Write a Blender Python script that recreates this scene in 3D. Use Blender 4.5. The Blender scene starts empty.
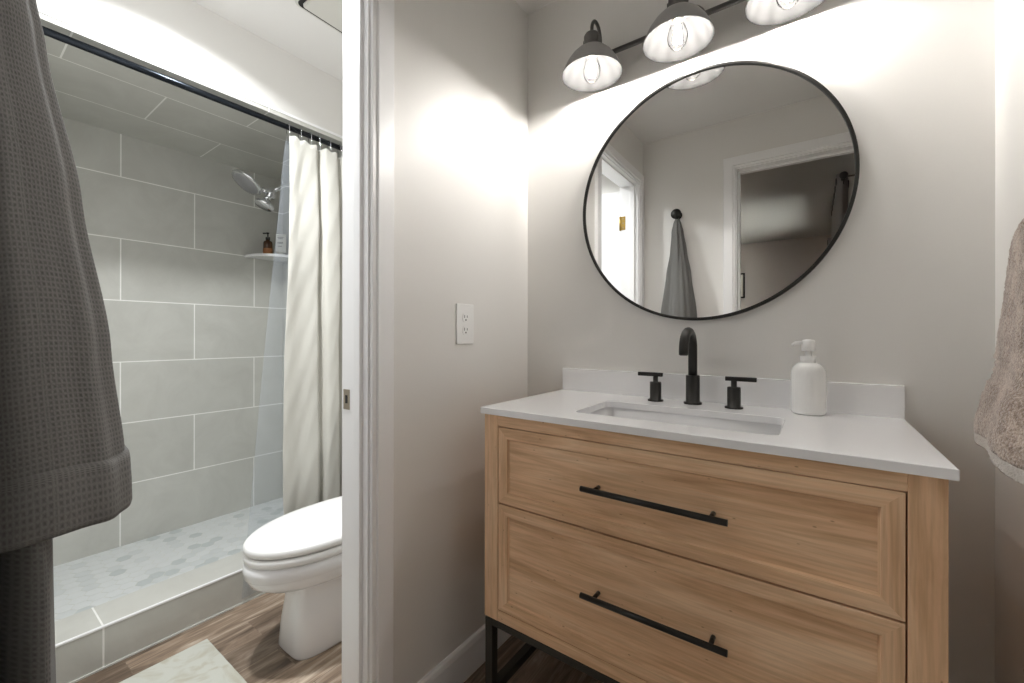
import bpy, bmesh, math, random
from mathutils import Vector, Matrix
random.seed(7)
S = bpy.context.scene
COL = S.collection
PI = math.pi

# ------------------------------------------------------------------ camera
cam = bpy.data.cameras.new('camera')
cam.sensor_width = 36.0
cam.sensor_fit = 'HORIZONTAL'
cam.lens = 419.565 / 1024 * 36.0
cam.shift_y = -0.00605
cam.clip_start = 0.01
camo = bpy.data.objects.new('camera', cam)
COL.objects.link(camo)
CAM = Vector((0.946, -1.42, 1.1379))
yaw, pitch, roll = 0.6247, 0.0006, 0.0014
fw = Vector((-math.sin(yaw) * math.cos(pitch), math.cos(yaw) * math.cos(pitch), math.sin(pitch)))
rt = Vector((math.cos(yaw), math.sin(yaw), 0))
up = rt.cross(fw)
rt2 = rt * math.cos(roll) + up * math.sin(roll)
up2 = up * math.cos(roll) - rt * math.sin(roll)
M = Matrix((rt2, up2, -fw)).transposed().to_4x4()
M.translation = CAM
camo.matrix_world = M
S.camera = camo

# ------------------------------------------------------------------ world, colour management
W = bpy.data.worlds.new('world')
S.world = W
W.use_nodes = True
bg = W.node_tree.nodes['Background']
bg.inputs[0].default_value = (1.0, 0.98, 0.95, 1)
bg.inputs[1].default_value = 4.2
S.view_settings.view_transform = 'Standard'
S.view_settings.look = 'None'
S.view_settings.gamma = 1
S.view_settings.use_curve_mapping = False
S.view_settings.exposure = 1.7
S.cycles.max_bounces = 12
S.cycles.diffuse_bounces = 8
S.cycles.glossy_bounces = 6
S.cycles.transparent_max_bounces = 16
S.cycles.caustics_reflective = False
S.cycles.caustics_refractive = False
S.cycles.sample_clamp_indirect = 6.0

FILAMENT = 375.0        # strength of each glowing filament
DOWNLIGHT = 7.0        # watts, ceiling light over the toilet

def area_light(name, loc, size, power, color=(1, 1, 1), rot=(0, 0, 0), shape='DISK', sy=None):
    l = bpy.data.lights.new(name, 'AREA')
    l.shape = shape
    l.size = size
    if sy: l.size_y = sy
    l.energy = power
    l.color = color
    o = bpy.data.objects.new(name, l)
    o.location = loc
    o.rotation_euler = rot
    COL.objects.link(o)
    return o
# the lamp behind the round diffuser in the toilet room ceiling
tl = area_light('toilet_room_lamp', (-0.61, -0.92, 2.428), 0.13, DOWNLIGHT, (0.97, 0.99, 1.0))
tl.data.spread = math.radians(143)

# ------------------------------------------------------------------ materials
def new_mat(name):
    m = bpy.data.materials.new(name)
    m.use_nodes = True
    nt = m.node_tree
    return m, nt, nt.nodes['Principled BSDF']

def N(nt, kind, **kw):
    n = nt.nodes.new(kind)
    for k, v in kw.items():
        if k in n.inputs.keys() if isinstance(k, str) else False:
            n.inputs[k].default_value = v
        else:
            setattr(n, k, v)
    return n

def rgb(r, g, b):
    f = lambda c: c / 12.92 if c <= 0.04045 else ((c + 0.055) / 1.055) ** 2.4
    return (f(r / 255), f(g / 255), f(b / 255), 1)

def noise_bump(nt, b, scale, strength, dist=0.001, detail=4, coord=None):
    tc = N(nt, 'ShaderNodeTexCoord')
    n = N(nt, 'ShaderNodeTexNoise')
    n.inputs['Scale'].default_value = scale
    n.inputs['Detail'].default_value = detail
    bp = N(nt, 'ShaderNodeBump')
    bp.inputs['Strength'].default_value = strength
    bp.inputs['Distance'].default_value = dist
    nt.links.new(coord or tc.outputs['Object'], n.inputs['Vector'])
    nt.links.new(n.outputs['Fac'], bp.inputs['Height'])
    nt.links.new(bp.outputs['Normal'], b.inputs['Normal'])
    return n

def plain(name, col, rough=0.5, metal=0.0, bump=None, coat=0.0, spec=None, vary=0.0):
    m, nt, b = new_mat(name)
    b.inputs['Base Color'].default_value = col
    b.inputs['Roughness'].default_value = rough
    b.inputs['Metallic'].default_value = metal
    b.inputs['Coat Weight'].default_value = coat
    if spec is not None: b.inputs['Specular IOR Level'].default_value = spec
    n = noise_bump(nt, b, *(bump or (60, 0.03)))
    if vary:
        mx = N(nt, 'ShaderNodeMixRGB')
        mx.inputs[1].default_value = col
        mx.inputs[2].default_value = tuple(c * (1 - vary) for c in col[:3]) + (1,)
        nt.links.new(n.outputs['Fac'], mx.inputs[0])
        nt.links.new(mx.outputs[0], b.inputs['Base Color'])
    return m

M_wall = plain('greige_wall_paint', (0.75, 0.737, 0.713, 1), 0.45, bump=(160, 0.25, 0.0006))
M_ceil = plain('ceiling_paint', (0.78, 0.77, 0.755, 1), 0.8, bump=(90, 0.3, 0.001))
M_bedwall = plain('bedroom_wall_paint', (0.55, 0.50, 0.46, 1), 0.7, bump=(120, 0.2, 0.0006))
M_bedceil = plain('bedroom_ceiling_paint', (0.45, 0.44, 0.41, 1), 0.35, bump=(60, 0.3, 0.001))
M_trim = plain('white_trim_paint', (0.87, 0.87, 0.875, 1), 0.3, bump=(30, 0.0, 0.0001))
M_black = plain('matte_black_metal', (0.028, 0.027, 0.025, 1), 0.40, 0.6, bump=(300, 0.05, 0.0002))
M_blackrod = plain('dark_blue_black_rod', (0.018, 0.022, 0.028, 1), 0.25, 0.8)
M_legs = plain('dark_bronze_leg_paint', (0.030, 0.028, 0.022, 1), 0.5, 0.3)
M_porc = plain('white_porcelain', (0.83, 0.83, 0.84, 1), 0.12, coat=0.5, bump=(8, 0.02, 0.001))
M_quartz = plain('white_quartz', (0.86, 0.86, 0.87, 1), 0.16, bump=(40, 0.01), vary=0.02)
M_soap = plain('white_glazed_bottle', (0.85, 0.85, 0.84, 1), 0.2, coat=0.4)
M_plastic = plain('white_plastic', (0.84, 0.84, 0.83, 1), 0.35)
M_chrome = plain('chrome', (0.75, 0.76, 0.78, 1), 0.12, 1.0, bump=(20, 0.01))
M_brass = plain('brass', rgb(190, 160, 90), 0.3, 1.0)
M_satin = plain('satin_nickel', rgb(170, 160, 145), 0.35, 1.0)
M_shadeout = plain('grey_metal_lampshade', (0.36, 0.355, 0.35, 1), 0.5, 0.5)
M_shadein = plain('glare_darkened_shade_inside', (0.024, 0.0235, 0.023, 1), 0.9, spec=0.12)  # white inside coloured near black, so strong bulb light on it reads grey
M_bar = plain('dark_grey_lamp_arm', (0.10, 0.097, 0.092, 1), 0.4, 0.7)
M_sock = plain('dark_grey_socket', (0.14, 0.135, 0.13, 1), 0.45, 0.7)
M_amber = plain('amber_brown_bottle', (0.07, 0.03, 0.012, 1), 0.15)
M_label = plain('tan_paper_label', rgb(150, 100, 60), 0.6)
M_tube = plain('cream_squeeze_tube', rgb(215, 212, 200), 0.4)
M_print = plain('grey_printing', rgb(110, 108, 100), 0.6)
M_dark = plain('dark_slot', (0.01, 0.01, 0.01, 1), 0.7)
M_paper = plain('print_paper', rgb(235, 232, 225), 0.7)
M_grout = plain('white_grout', rgb(205, 206, 200), 0.8)
M_hexw = plain('white_marble_hex', (0.66, 0.68, 0.68, 1), 0.35, vary=0.12, bump=(20, 0.03))
M_hexg = plain('pale_grey_marble_hex', (0.60, 0.625, 0.625, 1), 0.35, vary=0.12, bump=(20, 0.03))
M_hexd = plain('grey_marble_hex', (0.51, 0.545, 0.545, 1), 0.35, vary=0.15, bump=(20, 0.03))
M_fan = plain('ivory_fan_cover', (0.62, 0.61, 0.57, 1), 0.5)

def tile_mat(name, ax, ay, ph, z0, roww=0.305, w=0.6085):
    """large running bond porcelain tile, brick coordinates taken from two object axes"""
    m, nt, b = new_mat(name)
    tc = N(nt, 'ShaderNodeTexCoord')
    sp = N(nt, 'ShaderNodeSeparateXYZ')
    nt.links.new(tc.outputs['Object'], sp.inputs[0])
    cb = N(nt, 'ShaderNodeCombineXYZ')
    for i, (a, off) in enumerate(((ax, ph), (ay, z0))):
        s = N(nt, 'ShaderNodeMath', operation='SUBTRACT')
        nt.links.new(sp.outputs[a], s.inputs[0])
        s.inputs[1].default_value = off - 20 * (w if i == 0 else 2 * roww)
        nt.links.new(s.outputs[0], cb.inputs[i])
    br = N(nt, 'ShaderNodeTexBrick')
    br.offset = 0.5
    br.inputs['Scale'].default_value = 1
    br.inputs['Brick Width'].default_value = w
    br.inputs['Row Height'].default_value = roww
    br.inputs['Mortar Size'].default_value = 0.0028
    br.inputs['Mortar Smooth'].default_value = 0.1
    br.inputs['Color1'].default_value = (0.56, 0.56, 0.53, 1)
    br.inputs['Color2'].default_value = (0.525, 0.525, 0.495, 1)
    br.inputs['Mortar'].default_value = (0.88, 0.88, 0.86, 1)
    nt.links.new(cb.outputs[0], br.inputs['Vector'])
    n1 = N(nt, 'ShaderNodeTexNoise')
    n1.inputs['Scale'].default_value = 5
    n1.inputs['Detail'].default_value = 8
    n1.inputs['Roughness'].default_value = 0.65
    n1.inputs['Distortion'].default_value = 0.8
    nt.links.new(tc.outputs['Object'], n1.inputs['Vector'])
    rp = N(nt, 'ShaderNodeValToRGB')
    rp.color_ramp.elements[0].position = 0.3
    rp.color_ramp.elements[0].color = (0.91, 0.905, 0.89, 1)
    rp.color_ramp.elements[1].position = 0.7
    rp.color_ramp.elements[1].color = (1.05, 1.05, 1.04, 1)
    nt.links.new(n1.outputs['Fac'], rp.inputs[0])
    mx = N(nt, 'ShaderNodeMixRGB', blend_type='MULTIPLY')
    mx.inputs[0].default_value = 1
    nt.links.new(br.outputs['Color'], mx.inputs[1])
    nt.links.new(rp.outputs[0], mx.inputs[2])
    nt.links.new(mx.outputs[0], b.inputs['Base Color'])
    b.inputs['Roughness'].default_value = 0.38
    iv = N(nt, 'ShaderNodeMath', operation='SUBTRACT')
    iv.inputs[0].default_value = 1
    nt.links.new(br.outputs['Fac'], iv.inputs[1])
    bp = N(nt, 'ShaderNodeBump')
    bp.inputs['Strength'].default_value = 0.5
    bp.inputs['Distance'].default_value = 0.001
    nt.links.new(iv.outputs[0], bp.inputs['Height'])
    nt.links.new(bp.outputs[0], b.inputs['Normal'])
    return m
# camera-relative Y equals world y + 1.42 ; camera-relative X equals world x - 0.946
M_tileside = tile_mat('shower_wall_tile', 1, 2, 0.2457 - 1.42, 0.0895)
M_tileend = tile_mat('shower_end_tile', 0, 2, -1.834 + 0.3, 0.0895)
M_tileceil = tile_mat('shower_ceiling_tile', 1, 0, 0.576 - 1.42, -2.805 + 0.946)
M_tilecurb = tile_mat('shower_curb_tile', 1, 2, 0.043 - 1.42, -1.0, roww=3.0)

def wood_mat(name, axis, c1, c2, c3, sc=1.0):
    m, nt, b = new_mat(name)
    tc = N(nt, 'ShaderNodeTexCoord')
    mp = N(nt, 'ShaderNodeMapping')
    s = [9 * sc, 9 * sc, 9 * sc]
    s[axis] = 1.0 * sc
    mp.inputs['Scale'].default_value = s
    nt.links.new(tc.outputs['Object'], mp.inputs[0])
    n = N(nt, 'ShaderNodeTexNoise')
    n.inputs['Scale'].default_value = 1.7
    n.inputs['Detail'].default_value = 6
    n.inputs['Roughness'].default_value = 0.6
    n.inputs['Distortion'].default_value = 1.3
    nt.links.new(mp.outputs[0], n.inputs['Vector'])
    mp2 = N(nt, 'ShaderNodeMapping')
    s2 = [170 * sc, 170 * sc, 170 * sc]
    s2[axis] = 7 * sc
    mp2.inputs['Scale'].default_value = s2
    nt.links.new(tc.outputs['Object'], mp2.inputs[0])
    n2 = N(nt, 'ShaderNodeTexNoise')
    n2.inputs['Scale'].default_value = 1
    n2.inputs['Detail'].default_value = 3
    nt.links.new(mp2.outputs[0], n2.inputs['Vector'])
    rp = N(nt, 'ShaderNodeValToRGB')
    e = rp.color_ramp.elements
    e[0].position, e[0].color = 0.30, c1
    e[1].position, e[1].color = 0.68, c3
    k = e.new(0.5); k.color = c2
    nt.links.new(n.outputs['Fac'], rp.inputs[0])
    rp2 = N(nt, 'ShaderNodeValToRGB')
    rp2.color_ramp.elements[0].position = 0.35
    rp2.color_ramp.elements[0].color = (0.86, 0.84, 0.82, 1)
    rp2.color_ramp.elements[1].position = 0.6
    rp2.color_ramp.elements[1].color = (1.03, 1.03, 1.03, 1)
    nt.links.new(n2.outputs['Fac'], rp2.inputs[0])
    mx = N(nt, 'ShaderNodeMixRGB', blend_type='MULTIPLY')
    mx.inputs[0].default_value = 1
    nt.links.new(rp.outputs[0], mx.inputs[1])
    nt.links.new(rp2.outputs[0], mx.inputs[2])
    # knots
    vo = N(nt, 'ShaderNodeTexVoronoi')
    mp3 = N(nt, 'ShaderNodeMapping')
    s3 = [9, 9, 9]; s3[axis] = 4
    mp3.inputs['Scale'].default_value = s3
    mp3.inputs['Location'].default_value = (0.3, 0.2, 0.45)
    nt.links.new(tc.outputs['Object'], mp3.inputs[0])
    nt.links.new(mp3.outputs[0], vo.inputs['Vector'])
    kr = N(nt, 'ShaderNodeValToRGB')
    kr.color_ramp.elements[0].position = 0.03
    kr.color_ramp.elements[0].color = (0.45, 0.38, 0.32, 1)
    kr.color_ramp.elements[1].position = 0.085
    kr.color_ramp.elements[1].color = (1, 1, 1, 1)
    nt.links.new(vo.outputs['Distance'], kr.inputs[0])
    mx2 = N(nt, 'ShaderNodeMixRGB', blend_type='MULTIPLY')
    mx2.inputs[0].default_value = 0.8
    nt.links.new(mx.outputs[0], mx2.inputs[1])
    nt.links.new(kr.outputs[0], mx2.inputs[2])
    nt.links.new(mx2.outputs[0], b.inputs['Base Color'])
    b.inputs['Roughness'].default_value = 0.5
    bp = N(nt, 'ShaderNodeBump')
    bp.inputs['Strength'].default_value = 0.15
    bp.inputs['Distance'].default_value = 0.0008
    nt.links.new(n2.outputs['Fac'], bp.inputs['Height'])
    nt.links.new(bp.outputs[0], b.inputs['Normal'])
    return m
OAK = ((0.54, 0.315, 0.17, 1), (0.73, 0.475, 0.285, 1), (0.83, 0.60, 0.395, 1))
M_oakx = wood_mat('oak_veneer_grain_across', 0, *OAK)
M_oakz = wood_mat('oak_veneer_grain_upright', 2, *OAK)

def floor_mat():
    m, nt, b = new_mat('brown_vinyl_plank')
    tc = N(nt, 'ShaderNodeTexCoord')
    sp = N(nt, 'ShaderNodeSeparateXYZ')
    nt.links.new(tc.outputs['Object'], sp.inputs[0])
    ax = N(nt, 'ShaderNodeMath', operation='ADD'); ax.inputs[1].default_value = 20.0
    ay = N(nt, 'ShaderNodeMath', operation='ADD'); ay.inputs[1].default_value = 20.03
    nt.links.new(sp.outputs[1], ax.inputs[0])
    nt.links.new(sp.outputs[0], ay.inputs[0])
    cb = N(nt, 'ShaderNodeCombineXYZ')
    nt.links.new(ax.outputs[0], cb.inputs[0])
    nt.links.new(ay.outputs[0], cb.inputs[1])
    br = N(nt, 'ShaderNodeTexBrick')
    br.offset = 0.37
    br.inputs['Scale'].default_value = 1
    br.inputs['Brick Width'].default_value = 0.92
    br.inputs['Row Height'].default_value = 0.122
    br.inputs['Mortar Size'].default_value = 0.0012
    br.inputs['Color1'].default_value = (0, 0, 0, 1)
    br.inputs['Color2'].default_value = (1, 1, 1, 1)
    br.inputs['Mortar'].default_value = (0.2, 0.2, 0.2, 1)
    nt.links.new(cb.outputs[0], br.inputs['Vector'])
    bw = N(nt, 'ShaderNodeMath', operation='MULTIPLY')
    nt.links.new(br.outputs['Color'], bw.inputs[0])
    bw.inputs[1].default_value = 37.0
    cb2 = N(nt, 'ShaderNodeCombineXYZ')
    my = N(nt, 'ShaderNodeMath', operation='MULTIPLY'); my.inputs[1].default_value = 3.2
    mx_ = N(nt, 'ShaderNodeMath', operation='MULTIPLY'); mx_.inputs[1].default_value = 26
    nt.links.new(sp.outputs[1], my.inputs[0])
    nt.links.new(sp.outputs[0], mx_.inputs[0])
    nt.links.new(my.outputs[0], cb2.inputs[1])
    nt.links.new(mx_.outputs[0], cb2.inputs[0])
    nt.links.new(bw.outputs[0], cb2.inputs[2])
    n = N(nt, 'ShaderNodeTexNoise')
    n.inputs['Scale'].default_value = 1
    n.inputs['Detail'].default_value = 7
    n.inputs['Roughness'].default_value = 0.62
    n.inputs['Distortion'].default_value = 1.2
    nt.links.new(cb2.outputs[0], n.inputs['Vector'])
    rp = N(nt, 'ShaderNodeValToRGB')
    e = rp.color_ramp.elements
    e[0].position, e[0].color = 0.30, (0.10, 0.070, 0.050, 1)
    e[1].position, e[1].color = 0.74, (0.56, 0.48, 0.39, 1)
    k = e.new(0.50); k.color = (0.27, 0.20, 0.145, 1)
    nt.links.new(n.outputs['Fac'], rp.inputs[0])
    rp2 = N(nt, 'ShaderNodeValToRGB')
    rp2.color_ramp.elements[0].color = (0.55, 0.52, 0.50, 1)
    rp2.color_ramp.elements[1].color = (1.25, 1.25, 1.25, 1)
    nt.links.new(br.outputs['Color'], rp2.inputs[0])
    mx = N(nt, 'ShaderNodeMixRGB', blend_type='MULTIPLY')
    mx.inputs[0].default_value = 1
    nt.links.new(rp.outputs[0], mx.inputs[1])
    nt.links.new(rp2.outputs[0], mx.inputs[2])
    nt.links.new(mx.outputs[0], b.inputs['Base Color'])
    b.inputs['Roughness'].default_value = 0.45
    bp = N(nt, 'ShaderNodeBump')
    bp.inputs['Strength'].default_value = 0.2
    bp.inputs['Distance'].default_value = 0.001
    nt.links.new(n.outputs['Fac'], bp.inputs['Height'])
    nt.links.new(bp.outputs[0], b.inputs['Normal'])
    return m
M_floor = floor_mat()

def cloth_mat(name, c1, c2, grid, bumpd, rough=0.9, kind='waffle', uv=True, sheen=0.3, transl=0.0):
    """woven cloth, grid = threads per uv unit (uv is in metres)"""
    m, nt, b = new_mat(name)
    tc = N(nt, 'ShaderNodeTexCoord')
    sp = N(nt, 'ShaderNodeSeparateXYZ')
    nt.links.new(tc.outputs['UV'], sp.inputs[0])
    outs = []
    for i in range(2):
        mu = N(nt, 'ShaderNodeMath', operation='MULTIPLY'); mu.inputs[1].default_value = grid * 2 * PI
        nt.links.new(sp.outputs[i], mu.inputs[0])
        sn = N(nt, 'ShaderNodeMath', operation='SINE')
        nt.links.new(mu.outputs[0], sn.inputs[0])
        outs.append(sn)
    mxm = N(nt, 'ShaderNodeMath', operation='MAXIMUM')
    nt.links.new(outs[0].outputs[0], mxm.inputs[0])
    nt.links.new(outs[1].outputs[0], mxm.inputs[1])
    n = N(nt, 'ShaderNodeTexNoise')
    n.inputs['Scale'].default_value = grid * 1.6
    n.inputs['Detail'].default_value = 4
    nt.links.new(tc.outputs['UV'], n.inputs['Vector'])
    ad = N(nt, 'ShaderNodeMath', operation='MULTIPLY_ADD')
    nt.links.new(mxm.outputs[0], ad.inputs[0])
    ad.inputs[1].default_value = 0.32
    nt.links.new(n.outputs['Fac'], ad.inputs[2])
    mx = N(nt, 'ShaderNodeMixRGB')
    mx.inputs[1].default_value = c1
    mx.inputs[2].default_value = c2
    mx.use_clamp = True
    nt.links.new(ad.outputs[0], mx.inputs[0])
    nt.links.new(mx.outputs[0], b.inputs['Base Color'])
    b.inputs['Roughness'].default_value = rough
    b.inputs['Sheen Weight'].default_value = sheen
    b.inputs['Specular IOR Level'].default_value = 0.2
    bp = N(nt, 'ShaderNodeBump')
    bp.inputs['Strength'].default_value = 0.8
    bp.inputs['Distance'].default_value = bumpd
    nt.links.new(ad.outputs[0], bp.inputs['Height'])
    nt.links.new(bp.outputs[0], b.inputs['Normal'])
    if transl:
        out = nt.nodes['Material Output']
        tr = N(nt, 'ShaderNodeBsdfTranslucent')
        tr.inputs[0].default_value = c2
        ms = N(nt, 'ShaderNodeMixShader')
        ms.inputs[0].default_value = transl
        nt.links.new(b.outputs[0], ms.inputs[1])
        nt.links.new(tr.outputs[0], ms.inputs[2])
        nt.links.new(ms.outputs[0], out.inputs[0])
    return m
M_robe = cloth_mat('dark_grey_waffle_cotton', (0.100, 0.098, 0.094, 1), (0.195, 0.192, 0.184, 1), 185, 0.0006, sheen=0.03)
M_curtain = cloth_mat('off_white_linen', (0.56, 0.55, 0.50, 1), (0.70, 0.69, 0.64, 1), 260, 0.0005, sheen=0.1, transl=0.12)
M_bcurtain = cloth_mat('grey_curtain_cloth', (0.28, 0.27, 0.26, 1), (0.40, 0.39, 0.38, 1), 260, 0.0005, sheen=0.1)

def terry_mat():
    m, nt, b = new_mat('beige_terry')
    tc = N(nt, 'ShaderNodeTexCoord')
    n = N(nt, 'ShaderNodeTexNoise'); n.inputs['Scale'].default_value = 260; n.inputs['Detail'].default_value = 5
    n2 = N(nt, 'ShaderNodeTexNoise'); n2.inputs['Scale'].default_value = 28; n2.inputs['Detail'].default_value = 3
    nt.links.new(tc.outputs['Object'], n.inputs['Vector'])
    nt.links.new(tc.outputs['Object'], n2.inputs['Vector'])
    ad = N(nt, 'ShaderNodeMath', operation='ADD')
    nt.links.new(n.outputs['Fac'], ad.inputs[0]); nt.links.new(n2.outputs['Fac'], ad.inputs[1])
    rp = N(nt, 'ShaderNodeValToRGB')
    rp.color_ramp.elements[0].position = 0.8 / 2 + 0.02
    rp.color_ramp.elements[0].color = (0.25, 0.18, 0.14, 1)
    rp.color_ramp.elements[1].position = 0.60
    rp.color_ramp.elements[1].color = (0.54, 0.44, 0.37, 1)
    hf = N(nt, 'ShaderNodeMath', operation='MULTIPLY'); hf.inputs[1].default_value = 0.5
    nt.links.new(ad.outputs[0], hf.inputs[0])
    nt.links.new(hf.outputs[0], rp.inputs[0])
    nt.links.new(rp.outputs[0], b.inputs['Base Color'])
    b.inputs['Roughness'].default_value = 1.0
    b.inputs['Sheen Weight'].default_value = 0.5
    bp = N(nt, 'ShaderNodeBump'); bp.inputs['Strength'].default_value = 1.0; bp.inputs['Distance'].default_value = 0.004
    nt.links.new(n.outputs['Fac'], bp.inputs['Height'])
    nt.links.new(bp.outputs[0], b.inputs['Normal'])
    return m
M_terry = terry_mat()
M_terryw = plain('towel_cotton_edge', (0.62, 0.58, 0.54, 1), 0.95, bump=(300, 1.0, 0.003))

def rug_mat():
    m, nt, b = new_mat('cream_rug_pile')
    tc = N(nt, 'ShaderNodeTexCoord')
    n = N(nt, 'ShaderNodeTexNoise'); n.inputs['Scale'].default_value = 9; n.inputs['Detail'].default_value = 6; n.inputs['Distortion'].default_value = 1.5
    n2 = N(nt, 'ShaderNodeTexNoise'); n2.inputs['Scale'].default_value = 420; n2.inputs['Detail'].default_value = 3
    nt.links.new(tc.outputs['Object'], n.inputs['Vector'])
    nt.links.new(tc.outputs['Object'], n2.inputs['Vector'])
    rp = N(nt, 'ShaderNodeValToRGB')
    rp.color_ramp.elements[0].position = 0.36
    rp.color_ramp.elements[0].color = (0.50, 0.48, 0.40, 1)
    rp.color_ramp.elements[1].position = 0.5
    rp.color_ramp.elements[1].color = (0.58, 0.585, 0.53, 1)
    nt.links.new(n.outputs['Fac'], rp.inputs[0])
    nt.links.new(rp.outputs[0], b.inputs['Base Color'])
    b.inputs['Roughness'].default_value = 1.0
    bp = N(nt, 'ShaderNodeBump'); bp.inputs['Strength'].default_value = 0.8; bp.inputs['Distance'].default_value = 0.003
    nt.links.new(n2.outputs['Fac'], bp.inputs['Height'])
    nt.links.new(bp.outputs[0], b.inputs['Normal'])
    return m
M_rug = rug_mat()

def glassy(name, tint, gl, diff=None, rough=0.05):
    """thin clear film or glass: transparent mixed with a gloss"""
    m, nt, b = new_mat(name)
    nt.nodes.remove(b)
    out = nt.nodes['Material Output']
    t = N(nt, 'ShaderNodeBsdfTransparent'); t.inputs[0].default_value = tint
    g = N(nt, 'ShaderNodeBsdfGlossy'); g.inputs['Roughness'].default_value = rough
    lw = N(nt, 'ShaderNodeLayerWeight'); lw.inputs[0].default_value = gl
    ms = N(nt, 'ShaderNodeMixShader')
    nt.links.new(lw.outputs['Fresnel'], ms.inputs[0])
    nt.links.new(t.outputs[0], ms.inputs[1]); nt.links.new(g.outputs[0], ms.inputs[2])
    last = ms
    if diff:
        d = N(nt, 'ShaderNodeBsdfDiffuse'); d.inputs[0].default_value = diff[1]
        m2 = N(nt, 'ShaderNodeMixShader'); m2.inputs[0].default_value = diff[0]
        nt.links.new(ms.outputs[0], m2.inputs[1]); nt.links.new(d.outputs[0], m2.inputs[2])
        last = m2
    nt.links.new(last.outputs[0], out.inputs[0])
    return m
M_bulb = glassy('clear_bulb_glass', (0.98, 0.98, 0.98, 1), 0.08)
M_liner = glassy('clear_vinyl_liner', (0.93, 0.95, 0.97, 1), 0.12, (0.16, (0.66, 0.72, 0.80, 1)), 0.12)
M_pane = glassy('window_glass', (0.95, 0.97, 0.97, 1), 0.2)

def emit(name, col, st):
    m, nt, b = new_mat(name)
    nt.nodes.remove(b)
    e = N(nt, 'ShaderNodeEmission')
    e.inputs[0].default_value = col
    e.inputs[1].default_value = st
    nt.links.new(e.outputs[0], nt.nodes['Material Output'].inputs[0])
    return m
M_fil = emit('glowing_filament', (1.0, 0.965, 0.92, 1), FILAMENT)
M_diffuser = emit('lit_ceiling_diffuser', (0.95, 0.99, 1, 1), 3.0)
m, nt, b = new_mat('mirror_silver')
b.inputs['Base Color'].default_value = (0.80, 0.80, 0.79, 1)
b.inputs['Metallic'].default_value = 1
b.inputs['Roughness'].default_value = 0.0
M_mirror = m

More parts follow.
